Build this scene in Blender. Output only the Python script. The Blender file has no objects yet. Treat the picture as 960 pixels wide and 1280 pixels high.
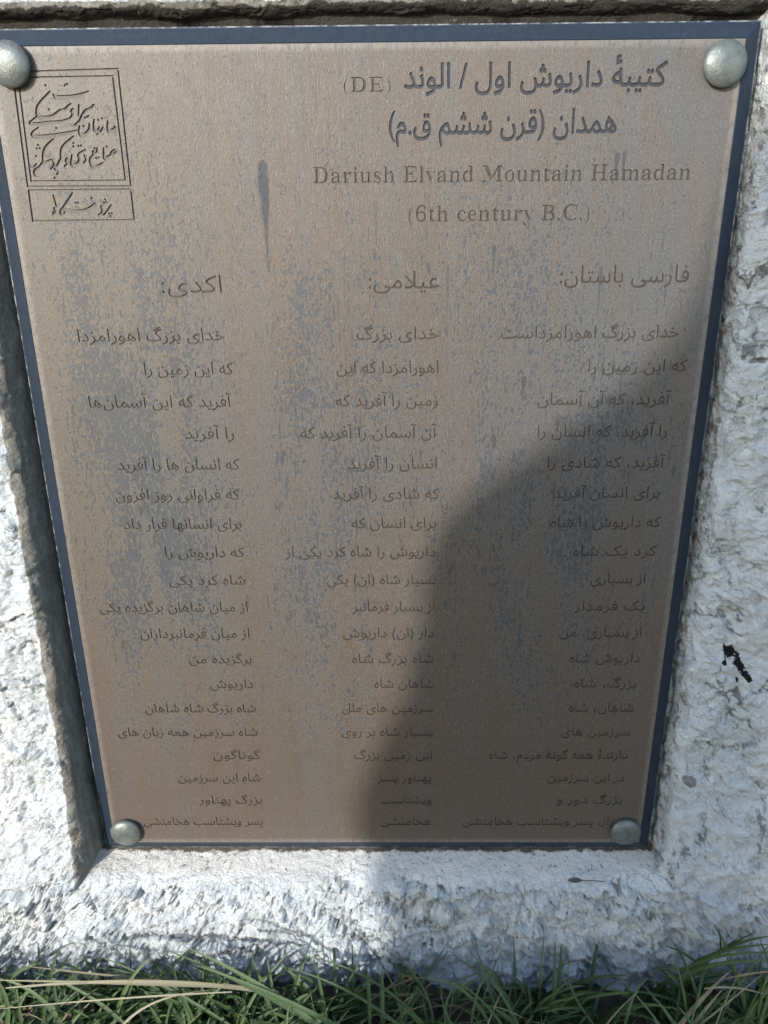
import bpy, math, random, unicodedata
import numpy as np
from mathutils import Matrix, Vector
from mathutils.geometry import delaunay_2d_cdt

random.seed(7)
RNG = np.random.default_rng(11)
scene = bpy.context.scene
COL = scene.collection

# ------------------------------------------------------------------ camera
# plate coordinates: x to the right, z up, n out of the plate towards the viewer; world = (x, -n, z)
RC = np.array([[0.99992597, -0.00821083, -0.00898031],
               [-0.00449822, -0.93516759, 0.35417699],
               [-0.01130618, -0.35411037, -0.93513529]])
TC = np.array([-0.00937989, 0.37759036, 0.91495019])
CC = -RC.T @ TC
cam = bpy.data.cameras.new('camera')
cam.sensor_fit = 'VERTICAL'; cam.sensor_height = 36; cam.lens = 1000 / 1280 * 36
cam.clip_start = 0.01; cam.clip_end = 500
cam_ob = bpy.data.objects.new('camera', cam); COL.objects.link(cam_ob)
w = lambda v: Vector((v[0], -v[2], v[1]))
rx, ry, rz = w(RC[0]), -w(RC[1]), -w(RC[2])
M = Matrix((rx, ry, rz)).transposed().to_4x4(); M.translation = w(CC)
cam_ob.matrix_world = M
scene.camera = cam_ob

# ------------------------------------------------------------------ light
SUN_EL, SUN_AZ = math.radians(19), math.radians(30)      # az: degrees left of the wall's normal
sdir = Vector((-math.sin(SUN_AZ) * math.cos(SUN_EL), -math.cos(SUN_AZ) * math.cos(SUN_EL), math.sin(SUN_EL)))
world = bpy.data.worlds.new('World'); scene.world = world; world.use_nodes = True
nt = world.node_tree
sky = nt.nodes.new('ShaderNodeTexSky'); sky.sky_type = 'NISHITA'; sky.sun_disc = False
sky.sun_elevation = SUN_EL; sky.sun_rotation = math.atan2(sdir.x, sdir.y)
sky.dust_density = 0.7
bg = nt.nodes['Background']; bg.inputs['Strength'].default_value = 0.15
nt.links.new(sky.outputs[0], bg.inputs['Color'])
sl = bpy.data.lights.new('sun', 'SUN'); sl.energy = 2.0; sl.angle = math.radians(1.6); sl.color = (1, .975, .945)
sun = bpy.data.objects.new('sun', sl); COL.objects.link(sun)
sun.rotation_euler = sdir.to_track_quat('Z', 'Y').to_euler()
vs = scene.view_settings
vs.view_transform = 'Standard'; vs.look = 'None'; vs.exposure = 1.3; vs.gamma = 1; vs.use_curve_mapping = False


# ------------------------------------------------------------------ helpers
def tag(o, label=None, cat=None, group=None, kind=None):
    for k, v in (('label', label), ('category', cat), ('group', group), ('kind', kind)):
        if v: o[k] = v
    return o

def obj(name, V, F, mats, parent=None, smooth=False, mi=None):
    me = bpy.data.meshes.new(name)
    me.from_pydata([tuple(map(float, v)) for v in V], [], [tuple(map(int, f)) for f in F])
    for m in (mats if isinstance(mats, (list, tuple)) else [mats]): me.materials.append(m)
    if mi is not None: me.polygons.foreach_set('material_index', np.asarray(mi, dtype=np.int32))
    if smooth: me.polygons.foreach_set('use_smooth', [True] * len(me.polygons))
    me.update()
    o = bpy.data.objects.new(name, me); COL.objects.link(o)
    if parent: o.parent = parent
    return o

def on_plate(px, py, n=0.0):
    """where the point seen at (px, py) of the 960x1280 photo lies on the plane n = const: returns (x, z)"""
    d = RC.T @ np.array([(px - 480) / 1000, (py - 640) / 1000, 1.0])
    p = CC + (n - CC[2]) / d[2] * d
    return p[0], p[1]

class Nodes:
    def __init__(s, name):
        s.m = bpy.data.materials.new(name); s.m.use_nodes = True
        s.t = s.m.node_tree; s.bsdf = s.t.nodes['Principled BSDF']
        s.tc = s.t.nodes.new('ShaderNodeTexCoord'); s.co = s.tc.outputs['Object']
    def put(s, sock, v):
        if hasattr(v, 'is_output'): s.t.links.new(v, sock)
        elif isinstance(v, tuple) and len(v) == 3 and sock.type == 'RGBA': sock.default_value = (*v, 1)
        else: sock.default_value = v
    def math(s, op, a, b=0.0, c=None, clamp=False):
        n = s.t.nodes.new('ShaderNodeMath'); n.operation = op; n.use_clamp = clamp
        s.put(n.inputs[0], a); s.put(n.inputs[1], b)
        if c is not None: s.put(n.inputs[2], c)
        return n.outputs[0]
    def add(s, a, b): return s.math('ADD', a, b)
    def mul(s, a, b): return s.math('MULTIPLY', a, b)
    def map(s, scale, loc=(0, 0, 0), vec=None):
        n = s.t.nodes.new('ShaderNodeMapping'); n.inputs['Scale'].default_value = scale; n.inputs['Location'].default_value = loc
        s.t.links.new(vec or s.co, n.inputs['Vector']); return n.outputs[0]
    def noise(s, scale, detail=4, rough=.55, vec=None, dist=0, sc=(1, 1, 1), loc=(0, 0, 0), col=False):
        n = s.t.nodes.new('ShaderNodeTexNoise'); n.inputs['Scale'].default_value = scale
        n.inputs['Detail'].default_value = detail; n.inputs['Roughness'].default_value = rough; n.inputs['Distortion'].default_value = dist
        s.t.links.new(s.map(sc, loc, vec), n.inputs['Vector']); return n.outputs['Color' if col else 'Fac']
    def voro(s, scale, feature='F1', vec=None, sc=(1, 1, 1), out='Distance'):
        n = s.t.nodes.new('ShaderNodeTexVoronoi'); n.feature = feature; n.inputs['Scale'].default_value = scale
        s.t.links.new(s.map(sc, (0, 0, 0), vec), n.inputs['Vector']); return n.outputs[out]
    def sep(s, vec=None):
        n = s.t.nodes.new('ShaderNodeSeparateXYZ'); s.t.links.new(vec or s.co, n.inputs[0]); return n.outputs
    def step(s, v, lo, hi):
        n = s.t.nodes.new('ShaderNodeMapRange'); n.interpolation_type = 'SMOOTHSTEP'
        s.put(n.inputs[0], v); n.inputs[1].default_value = lo; n.inputs[2].default_value = hi
        if lo > hi:
            n.inputs[1].default_value = hi; n.inputs[2].default_value = lo; n.inputs[3].default_value = 1; n.inputs[4].default_value = 0
        return n.outputs[0]
    def ramp(s, v, pts):
        n = s.t.nodes.new('ShaderNodeValToRGB'); e = n.color_ramp.elements
        while len(e) < len(pts): e.new(0.5)
        for k, (p, c) in enumerate(pts):
            e[k].position = p; e[k].color = (*c, 1) if isinstance(c, tuple) else (c, c, c, 1)
        s.put(n.inputs[0], v); return n.outputs[0]
    def mix(s, f, a, b, mode='MIX'):
        n = s.t.nodes.new('ShaderNodeMix'); n.data_type = 'RGBA'; n.blend_type = mode
        s.put(n.inputs[0], f); s.put(n.inputs[6], a); s.put(n.inputs[7], b); return n.outputs[2]
    def attr(s, name, out='Fac'):
        n = s.t.nodes.new('ShaderNodeAttribute'); n.attribute_name = name; return n.outputs[out]
    def bump(s, h, dist, strength=1.0, normal=None):
        n = s.t.nodes.new('ShaderNodeBump'); n.inputs['Distance'].default_value = dist; s.put(n.inputs['Strength'], strength)
        s.put(n.inputs['Height'], h)
        if normal is not None: s.t.links.new(normal, n.inputs['Normal'])
        return n.outputs[0]
    def out(s, color, rough=.6, metal=0.0, normal=None, spec=None):
        s.put(s.bsdf.inputs['Base Color'], color); s.put(s.bsdf.inputs['Roughness'], rough); s.put(s.bsdf.inputs['Metallic'], metal)
        if spec is not None: s.put(s.bsdf.inputs['Specular IOR Level'], spec)
        if normal is not None: s.t.links.new(normal, s.bsdf.inputs['Normal'])
        return s.m

# ------------------------------------------------------------------ numpy noise
_P = np.random.default_rng(3).permutation(256); _P = np.concatenate([_P, _P, _P])
_G = np.random.default_rng(4).normal(size=(256, 3)); _G /= np.linalg.norm(_G, axis=1)[:, None]
def perlin(p):
    i = np.floor(p).astype(int); f = p - i; i &= 255
    u = f * f * f * (f * (f * 6 - 15) + 10); r = 0
    for dx in (0, 1):
        for dy in (0, 1):
            for dz in (0, 1):
                h = _P[_P[_P[i[:, 0] + dx] + i[:, 1] + dy] + i[:, 2] + dz]
                g = _G[h]; d = f - (dx, dy, dz)
                wgt = (u[:, 0] if dx else 1 - u[:, 0]) * (u[:, 1] if dy else 1 - u[:, 1]) * (u[:, 2] if dz else 1 - u[:, 2])
                r = r + wgt * (g * d).sum(1)
    return r * 1.5
def fbm(p, o=4, gain=.5):
    r = 0; a = 1
    for k in range(o): r = r + a * perlin(p * 2 ** k + 17.3 * k); a *= gain
    return r
def facets(p):
    """broken faces: every cell has its own tilt and height; returns height and the distance to the cell's border"""
    i = np.floor(p).astype(int); best = np.full(len(p), 9.0); sec = best.copy(); hh = np.zeros(len(p))
    for dx in (-1, 0, 1):
        for dy in (-1, 0, 1):
            for dz in (-1, 0, 1):
                c = i + (dx, dy, dz); k = c & 255
                h = _P[_P[_P[k[:, 0]] + k[:, 1]] + k[:, 2]]
                off = np.stack([_P[h], _P[h + 77], _P[h + 154]], 1) / 255.0
                v = p - (c + off); d = (v * v).sum(1)
                val = (v * _G[h]).sum(1) * .9 + (_P[h + 33] / 255.0 - .5) * .9
                near = d < best
                sec = np.where(near, best, np.minimum(sec, d)); hh = np.where(near, val, hh); best = np.where(near, d, best)
    return hh, np.sqrt(sec) - np.sqrt(best)
def sstep(a, b, x):
    t = np.clip((x - a) / (b - a), 0, 1); return t * t * (3 - 2 * t)

# ------------------------------------------------------------------ materials
def white_wall_mat():
    N = Nodes('whitewashed_plaster')
    warp = N.noise(30, 3, .6, col=True)
    vm = N.t.nodes.new('ShaderNodeVectorMath'); vm.operation = 'MULTIPLY_ADD'
    N.t.links.new(warp, vm.inputs[0]); vm.inputs[1].default_value = (.03, .03, .03); N.t.links.new(N.co, vm.inputs[2])
    wc = vm.outputs[0]
    tone = N.noise(14, 5, .6)
    white = N.mix(N.step(tone, .35, .7), (.70, .745, .76), (.80, .825, .83))
    # thin crack lines with a shape of their own
    def line(sc, wd, loc, lo, hi):
        d_ = N.math('ABSOLUTE', N.math('SUBTRACT', N.noise(sc, 6, .55, vec=wc, loc=loc), .5))
        return N.mul(N.step(d_, wd, wd * .25), N.step(N.noise(9, 3, loc=loc), lo, hi))
    crm = line(13, .007, (1, 2, 3), .54, .64)
    crm2 = line(31, .010, (4, 1, 7), .52, .66)
    cav = N.attr('cavity')
    dirt = N.mul(N.step(N.add(cav, N.mul(N.noise(150, 5, .75), 1.1)), .84, 1.16), .72)
    speck = N.mul(N.step(N.noise(330, 3, .7), .66, .74), N.step(N.noise(16, 3, loc=(9, 4, 1)), .45, .65))
    d = N.math('MAXIMUM', N.math('MAXIMUM', N.mul(crm, .75), N.mul(crm2, .5)), N.math('MAXIMUM', dirt, N.mul(speck, .7)))
    c = N.mix(d, white, (.115, .12, .105))
    lich = N.mul(N.step(N.noise(22, 4, .6, loc=(5, 5, 5)), .56, .72), .35)
    c = N.mix(lich, c, (.42, .42, .36))
    # flaked spots: bare black stone and a brown pebble
    x, y, z = N.sep()
    def spot(px, py, r, sx=1, sz=1, sk=.3, wob=1.2):
        X, Z = on_plate(px, py, .03)
        a = N.mul(N.math('SUBTRACT', x, X), sx); b = N.mul(N.math('SUBTRACT', z, Z), sz)
        a2 = N.add(a, N.mul(b, sk))
        dd = N.math('SQRT', N.add(N.mul(a2, a2), N.mul(b, b)))
        dd = N.add(dd, N.mul(N.math('SUBTRACT', N.noise(120, 6, .7), .5), r * wob * 1.3))
        return N.step(dd, r * 1.02, r * .94)
    for q in ((921, 826, .0078, 1, .85, .5), (931, 840, .0056, 1.1, .8, .7), (938, 852, .0046, 1.1, .8, .8), (911, 835, .0028, 1, 1, 0), (914, 822, .0030, 1, 1, 0), (927, 858, .0016, 1, 1, 0)):
        c = N.mix(spot(*q, wob=2.4), c, (.012, .013, .015))
    c = N.mix(N.mul(spot(866, 984, .007), .7), c, (.13, .10, .095))
    c = N.mix(N.mul(spot(758, 1238, .010, 1, 1.4, wob=2), .8), c, (.12, .11, .10))
    # zones: bare cement in the jambs, mud along the plate's foot, painted shade under the top lip
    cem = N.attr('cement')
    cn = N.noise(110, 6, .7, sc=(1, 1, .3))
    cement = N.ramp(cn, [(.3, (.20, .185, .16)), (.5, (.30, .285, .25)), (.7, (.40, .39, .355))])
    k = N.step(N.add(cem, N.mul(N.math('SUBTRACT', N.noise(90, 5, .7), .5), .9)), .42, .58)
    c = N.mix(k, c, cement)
    cream = N.attr('cream')
    c = N.mix(N.mul(cream, .8), c, N.mix(N.mul(N.step(N.noise(190, 4, .72), .575, .60), N.step(N.noise(26, 3, .6, loc=(2, 2, 8)), .40, .58)), (.68, .635, .555), (.15, .125, .10)))
    mud_shade = N.attr('mud_shade')
    k2 = N.step(N.add(mud_shade, N.mul(N.math('SUBTRACT', N.noise(70, 6, .7), .5), 1.3)), .5, .7)
    c = N.mix(k2, c, N.mix(N.step(z, .7, .75), (.13, .11, .085), (.055, .05, .042)))  # brown mud low down; near-black at the top is shade put into the colour
    b = N.bump(N.noise(85, 8, .66, vec=wc), .010, N.add(.75, N.mul(N.attr('cream'), -.4)))
    b = N.bump(N.math('ABSOLUTE', N.math('SUBTRACT', N.noise(48, 7, .62, vec=wc, loc=(3, 3, 3)), .5)), .020, N.add(.6, N.mul(N.attr('cream'), -.5)), b)
    b = N.bump(N.voro(130, 'F1', wc), .004, N.add(.3, N.mul(N.attr('cream'), -.3)), b)
    b = N.bump(N.noise(420, 5, .7), .0034, N.add(.85, N.mul(N.attr('cream'), -.5)), b)
    return N.out(c, .85, 0, b, .25)

def bronze_mat():
    N = Nodes('weathered_bronze')
    x, y, z = N.sep()
    big = N.noise(1, 4, .55, sc=(8, 1, 3.5))
    base = N.ramp(big, [(.30, (.096, .081, .067)), (.5, (.110, .084, .062)), (.68, (.124, .089, .062))])
    st = N.noise(1, 4, .6, sc=(420, 1, 14))
    base = N.mix(N.step(st, .32, .66), N.mix(.62, base, (.115, .108, .104)), base)
    st2 = N.noise(1, 3, .6, sc=(1300, 1, 90))
    base = N.mix(N.mul(N.step(st2, .52, .75), .35), base, (.36, .33, .30))
    # greenish grey bloom over the upper right and the logo corner
    bl = N.math('MAXIMUM', N.mul(N.step(x, .02, .26), N.step(z, .2, .6)), N.mul(N.step(x, -.18, -.23), N.step(z, .6, .66)))
    bl = N.mul(bl, N.step(N.noise(1, 5, .6, sc=(60, 1, 9), loc=(3, 0, 1)), .3, .62))
    base = N.mix(N.mul(bl, .75), base, (.103, .108, .111))
    base = N.mix(N.mul(N.step(x, -.10, -.2), N.mul(N.step(z, .08, .2), .7)), base, (.116, .102, .080))
    base = N.mix(N.mul(N.step(z, .50, .08), .6), base, (.117, .082, .056))
    colu = N.noise(1, 3, .6, sc=(24, 1, 1.6), loc=(6, 0, 2))
    base = N.mix(N.mul(N.step(colu, .45, .66), .45), base, (.10, .104, .108))
    mot = N.noise(1, 6, .75, sc=(260, 1, 120), loc=(3, 9, 4))
    base = N.mix(N.mul(N.step(mot, .52, .3), .65), base, (.10, .09, .08))
    # patina flakes
    xb = N.add(N.mul(x, 1 / .6), .5)
    bias = N.ramp(xb, [(0, .25), (.04, .7), (.10, 1.0), (.20, .95), (.27, .5), (.33, .4), (.40, .85), (.47, .88), (.54, .4), (.64, .6), (.74, .85), (.86, .8), (.95, .45), (1, .1)])
    zb = N.ramp(N.mul(z, 1 / .8), [(0, .0), (.10, .12), (.2, .55), (.45, 1), (.62, .9), (.78, .75), (.9, .35), (1, .1)])
    reg = N.noise(1, 3, .5, sc=(26, 1, 7), loc=(1, 2, 3))
    dens = N.mul(N.mul(bias, zb), N.step(reg, .25, .62))
    fl = N.noise(1, 7, .64, sc=(330, 1, 170), dist=.2)
    fl2 = N.noise(1, 5, .6, sc=(110, 1, 34), loc=(8, 1, 4))
    f = N.add(N.mul(fl, .78), N.mul(fl2, .22))
    flake = N.step(N.add(f, N.mul(dens, .178)), .60, .622)
    pcol = N.mix(N.noise(1, 4, .6, sc=(50, 1, 12)), (.043, .050, .058), (.076, .086, .096))
    c = N.mix(N.mul(flake, .82), base, pcol)
    edge = N.mul(N.step(N.add(f, N.mul(dens, .178)), .585, .605), N.step(N.add(f, N.mul(dens, .178)), .625, .605))
    c = N.mix(N.mul(edge, .35), c, (.33, .29, .25))
    da = N.noise(1, 5, .62, sc=(330, 1, 60), loc=(5, 3, 9))
    dash = N.step(N.add(da, N.mul(N.mul(zb, N.step(N.noise(1, 3, .5, sc=(30, 1, 9), loc=(7, 7, 7)), .4, .65)), .13)), .66, .70)
    c = N.mix(N.mul(dash, .85), c, (.055, .058, .064))
    # fine pits
    pit = N.step(N.noise(1, 4, .7, sc=(430, 1, 230), loc=(2, 7, 1)), .61, .66)
    c = N.mix(N.mul(pit, .75), c, (.085, .085, .085))
    g1 = N.noise(1, 2, .6, sc=(800, 1, 520), loc=(4, 4, 4))
    c = N.mix(N.mul(N.step(g1, .47, .32), .5), c, (.06, .055, .05))
    c = N.mix(N.mul(N.step(g1, .56, .74), .28), c, (.36, .33, .29))
    # long run marks
    def drip(px, py0, py1, wd, dark):
        x0, z0 = on_plate(px, py0); x1, z1 = on_plate(px, py1)
        t = N.math('DIVIDE', N.math('SUBTRACT', z0, z), z0 - z1)
        wob = N.mul(N.math('SUBTRACT', N.noise(1, 4, .6, sc=(150, 1, 60)), .5), wd * .9)
        prof = N.ramp(t, [(0, 0.0), (.04, .8), (.2, 1), (.55, .55), (.97, .3), (1, 0)])
        dx = N.math('ABSOLUTE', N.math('SUBTRACT', x, x0))
        inside = N.math('SUBTRACT', N.add(N.mul(prof, wd), wob), dx)
        ok = N.mul(N.step(t, -.01, .03), N.step(t, 1.02, .97))
        return N.mul(N.mul(N.step(inside, 0, wd * .35), ok), dark)
    for a in ((328, 198, 340, .0052, .95), (323, 205, 300, .0016, .5), (618, 305, 352, .002, .7), (752, 330, 400, .0022, .6), (772, 190, 225, .0028, .8),
              (781, 188, 232, .0020, .7), (655, 470, 500, .004, .6), (560, 330, 420, .002, .35), (470, 250, 330, .002, .3)):
        c = N.mix(drip(*a), c, (.042, .049, .057))
    # smoother pale strip along the edge
    ed = N.math('MINIMUM', N.math('SUBTRACT', .3, N.math('ABSOLUTE', x)), N.math('MINIMUM', z, N.math('SUBTRACT', .8, z)))
    c = N.mix(N.mul(N.mul(N.step(ed, .007, .002), N.step(mot, .3, .6)), .5), c, (.24, .225, .205))
    h = N.add(N.noise(1, 5, .65, sc=(900, 1, 350)), N.mul(flake, -.5))
    b = N.bump(h, .0006, .55)
    r = N.add(.42, N.mul(N.noise(1, 4, .6, sc=(90, 1, 30)), .22))
    return N.out(c, r, .25, b, .45)

def simple(name, col, var, scale, rough=.6, metal=0., bump=.0, sc=(1, 1, 1), spec=None):
    N = Nodes(name)
    c = N.mix(N.step(N.noise(scale, 5, .65, sc=sc), .3, .7), col, var)
    nb = N.bump(N.noise(scale * 3, 5, .65, sc=sc), bump, .6) if bump else None
    return N.out(c, rough, metal, nb, spec)

def rim_mat():
    N = Nodes('dark_blue_rim_paint')
    c = N.mix(N.step(N.noise(160, 5, .65), .3, .7), (.012, .021, .036), (.016, .027, .044))
    wear = N.step(N.noise(420, 4, .7), .61, .69)
    c = N.mix(N.mul(wear, .35), c, (.09, .11, .125))
    ew = N.mul(N.attr('edge'), N.step(N.noise(130, 5, .7), .42, .62))
    c = N.mix(N.mul(ew, .75), c, (.42, .43, .42))
    return N.out(c, .55, .1, N.bump(N.noise(500, 4, .6), .0006, .5), .4)

M_WALL = white_wall_mat(); M_BRONZE = bronze_mat(); M_RIM = rim_mat()
M_TITLE = simple('dark_letter_fill', (.018, .021, .027), (.036, .038, .046), 300, .6, .1, .0004)
M_LETTER = simple('letter_groove_bronze', (.042, .032, .025), (.075, .058, .045), 250, .6, .2, .0004)
M_EMB = simple('emblem_groove_bronze', (.076, .071, .064), (.102, .095, .086), 250, .6, .2, .0004)
M_STUD = simple('grey_green_metal', (.105, .117, .111), (.165, .18, .17), 110, .40, .35, .0008)
M_SOIL = simple('damp_soil', (.035, .028, .02), (.07, .055, .04), 30, .95, 0, .01)

# ------------------------------------------------------------------ lettering
FORMS = {}
for cp in list(range(0xFB50, 0xFDFF)) + list(range(0xFE70, 0xFEFD)):
    dcm = unicodedata.decomposition(chr(cp)).split()
    if dcm and dcm[0] in ('<isolated>', '<final>', '<initial>', '<medial>'):
        FORMS.setdefault(''.join(chr(int(q, 16)) for q in dcm[1:]), {}).setdefault(dcm[0][1:-1], chr(cp))
FORMS['ی'] = {'isolated': '\ufbfc', 'final': '\ufbfd', 'initial': '\ufbfe', 'medial': '\ufbff'}
ZWNJ = '\u200c'
def shape(s):
    """Persian letters to their joined forms, in left-to-right drawing order"""
    s = s.replace('هٔ', 'ۀ')
    toks = []; i = 0
    while i < len(s):
        if s[i] == 'ل' and i + 1 < len(s) and s[i + 1] in 'اآ': toks.append(s[i:i + 2]); i += 2
        else: toks.append(s[i]); i += 1
    out = []
    joins_next = lambda t: 'initial' in FORMS.get(t, {})
    for k, t in enumerate(toks):
        if t == ZWNJ: continue
        F = FORMS.get(t)
        if not F: out.append({'(': ')', ')': '('}.get(t, t)); continue
        prev = k > 0 and joins_next(toks[k - 1]); nxt = k + 1 < len(toks) and joins_next(t) and 'final' in FORMS.get(toks[k + 1], {})
        form = 'medial' if prev and nxt else 'final' if prev else 'initial' if nxt else 'isolated'
        out.append(F.get(form, F.get('isolated', t)))
    return ''.join(reversed(out))
def serif(s):
    o = ''
    for ch in s:
        if 'A' <= ch <= 'Z': o += chr(0x1D400 + ord(ch) - 65)
        elif 'a' <= ch <= 'z': o += chr(0x1D41A + ord(ch) - 97)
        elif '0' <= ch <= '9': o += chr(0x1D7CE + ord(ch) - 48)
        else: o += ch
    return o

def contours(body, res=5):
    cu = bpy.data.curves.new('text', 'FONT'); cu.body = body; cu.size = 1
    o = bpy.data.objects.new('text', cu); COL.objects.link(o)
    dg = bpy.context.evaluated_depsgraph_get()
    c2 = o.evaluated_get(dg).to_curve(dg)
    res_ = []
    for sp in c2.splines:
        pts = []; bp = sp.bezier_points; n = len(bp)
        for k in range(n):
            a, b = bp[k], bp[(k + 1) % n]
            p0, p1, p2, p3 = (np.array(q[:2]) for q in (a.co, a.handle_right, b.handle_left, b.co))
            straight = abs(np.cross(p1 - p0, p3 - p0)) + abs(np.cross(p2 - p0, p3 - p0)) < 1e-5
            m = 1 if straight else res
            for q in range(m):
                t = q / m
                pts.append((1 - t) ** 3 * p0 + 3 * t * (1 - t) ** 2 * p1 + 3 * t * t * (1 - t) * p2 + t ** 3 * p3)
        pts = np.array(pts)
        keep = [0]
        for k in range(1, len(pts)):
            if np.linalg.norm(pts[k] - pts[keep[-1]]) > 1e-3: keep.append(k)
        pts = pts[keep]
        if len(pts) > 2 and np.linalg.norm(pts[0] - pts[-1]) < 1e-3: pts = pts[:-1]
        if len(pts) >= 3: res_.append(pts)
    bpy.data.objects.remove(o); bpy.data.curves.remove(cu)
    return res_

def area(p):
    q = np.roll(p, -1, 0); return .5 * np.sum(p[:, 0] * q[:, 1] - q[:, 0] * p[:, 1])

def thin(cs, dx, dz):
    """move outlines inwards, dx on upright strokes and dz on level ones (negative = bolder)"""
    big = max(cs, key=lambda p: abs(area(p))); sg = np.sign(area(big))
    cs = [p[::-1] if area(p) * sg < 0 and not any(q is not p and abs(area(q)) > abs(area(p)) and winding(p[:1], [q])[0] for q in cs) else p for p in cs]
    out = []
    for p in cs:
        e1 = p - np.roll(p, 1, 0); e2 = np.roll(p, -1, 0) - p
        n1 = np.stack([-e1[:, 1], e1[:, 0]], 1); n2 = np.stack([-e2[:, 1], e2[:, 0]], 1)
        n1 /= np.linalg.norm(n1, axis=1)[:, None] + 1e-9; n2 /= np.linalg.norm(n2, axis=1)[:, None] + 1e-9
        m = n1 + n2; m /= np.linalg.norm(m, axis=1)[:, None] + 1e-9
        k = np.clip(1 / np.maximum((m * n1).sum(1), .5), 1, 1.6)
        out.append(p + m * k[:, None] * sg * np.array([dx, dz]))
    return out

def winding(pts, cs):
    wn = np.zeros(len(pts), int); X = pts[:, 0][:, None]; Y = pts[:, 1][:, None]
    for c in cs:
        a = c; b = np.roll(c, -1, 0)
        ax, ay, bx, by = a[:, 0], a[:, 1], b[:, 0], b[:, 1]
        cr = (bx - ax) * (Y - ay) - (X - ax) * (by - ay)
        wn += ((ay <= Y) & (by > Y) & (cr > 0)).sum(1) - ((ay > Y) & (by <= Y) & (cr < 0)).sum(1)
    return wn

FACE_V, FACE_F = [], []
def engrave(cell, cs, depth, name, mat, parent):
    """cut outlines into one rectangular piece of the plate's face: face triangles go to the plate, walls and floor are the groove"""
    x0, x1, z0, z1 = cell
    V = [(x0, z0), (x1, z0), (x1, z1), (x0, z1)]; E = [(0, 1), (1, 2), (2, 3), (3, 0)]
    for c in cs:
        b = len(V); V += [tuple(q) for q in c]; E += [(b + k, b + (k + 1) % len(c)) for k in range(len(c))]
    S = 100.0
    vo, eo, fo, *_ = delaunay_2d_cdt([Vector((a * S, b * S)) for a, b in V], E, [], 0, 1e-5)
    vo = np.array([(v.x, v.y) for v in vo]) / S; fo = np.array([list(f) for f in fo])
    ar = (vo[fo[:, 1]] - vo[fo[:, 0]]); ar2 = vo[fo[:, 2]] - vo[fo[:, 0]]
    flip = (ar[:, 0] * ar2[:, 1] - ar[:, 1] * ar2[:, 0]) < 0
    fo[flip] = fo[flip][:, ::-1]
    ins = winding(vo[fo].mean(1), cs) != 0
    b = len(FACE_V); FACE_V.extend((q[0], 0, q[1]) for q in vo); FACE_F.extend(tuple(b + f) for f in fo[~ins])
    if not ins.any(): return None
    edges = {}
    fi = fo[ins]
    for f in fi:
        for k in range(3): edges[(f[k], f[(k + 1) % 3])] = 1
    idx = {}; gv, gf = [], []
    def vid(k, lvl):
        if (k, lvl) not in idx:
            idx[(k, lvl)] = len(gv); gv.append((vo[k][0], depth if lvl else 0.0, vo[k][1]))
        return idx[(k, lvl)]
    for f in fi: gf.append([vid(k, 1) for k in f])
    for (a, c) in edges:
        if (c, a) not in edges: gf.append([vid(a, 0), vid(c, 0), vid(c, 1), vid(a, 1)])
    return obj(name, gv, gf, mat, parent)

def fit_line(cs, px_left, px_right, zbase, em, warp=True, py=None, dx=0, dz=0):
    """place outlines so that their ink runs between two measured edges on the baseline zbase, em = letter size in metres"""
    cs = thin(cs, dx, dz)
    lo = min(c[:, 0].min() for c in cs); hi = max(c[:, 0].max() for c in cs)
    sx = (px_right - px_left) / (hi - lo)
    out = []
    for c in cs:
        zz = c[:, 1].copy()
        if warp: zz = np.where(zz > .28, .28 + (zz - .28) * 1.16, zz)
        out.append(np.stack([px_left + (c[:, 0] - lo) * sx, zbase + zz * em], 1))
    return out

def stroke(pts):
    """a pen stroke of varying width as overlapping pieces (x, z, width)"""
    P = np.array(pts, float); out = []
    if len(P) > 2:                                  # smooth it
        Q = []
        for k in range(len(P) - 1):
            p0, p1, p2, p3 = P[max(k - 1, 0)], P[k], P[k + 1], P[min(k + 2, len(P) - 1)]
            for t in (0, .33, .66):
                Q.append(.5 * (2 * p1 + (p2 - p0) * t + (2 * p0 - 5 * p1 + 4 * p2 - p3) * t * t + (3 * p1 - p0 - 3 * p2 + p3) * t ** 3))
        P = np.array(Q + [P[-1]])
    d = np.gradient(P[:, :2], axis=0) if len(P) > 1 else np.array([[1, 0]])
    d /= np.linalg.norm(d, axis=1)[:, None] + 1e-12
    nrm = np.stack([-d[:, 1], d[:, 0]], 1) * P[:, 2:3] / 2
    L, R = P[:, :2] + nrm, P[:, :2] - nrm
    for k in range(len(P) - 1):
        q = np.array([L[k], L[k + 1], R[k + 1], R[k]])
        if area(q) < 0: q = q[::-1]
        out.append(q)
    ang = np.arange(8) * math.pi / 4 + .39
    for p in P: out.append(np.stack([p[0] + p[2] * .5 * np.cos(ang), p[1] + p[2] * .5 * np.sin(ang)], 1))
    return out
def dot(x, z, r):
    return [np.array([(x, z - r), (x + r, z), (x, z + r), (x - r, z)])]

# ------------------------------------------------------------------ the plaque
plaque = bpy.data.objects.new('plaque', None); COL.objects.link(plaque)
plaque.empty_display_size = .05
tag(plaque, 'bronze plaque engraved with Persian text and blue painted rim, set in whitewashed wall', 'plaque')

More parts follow.
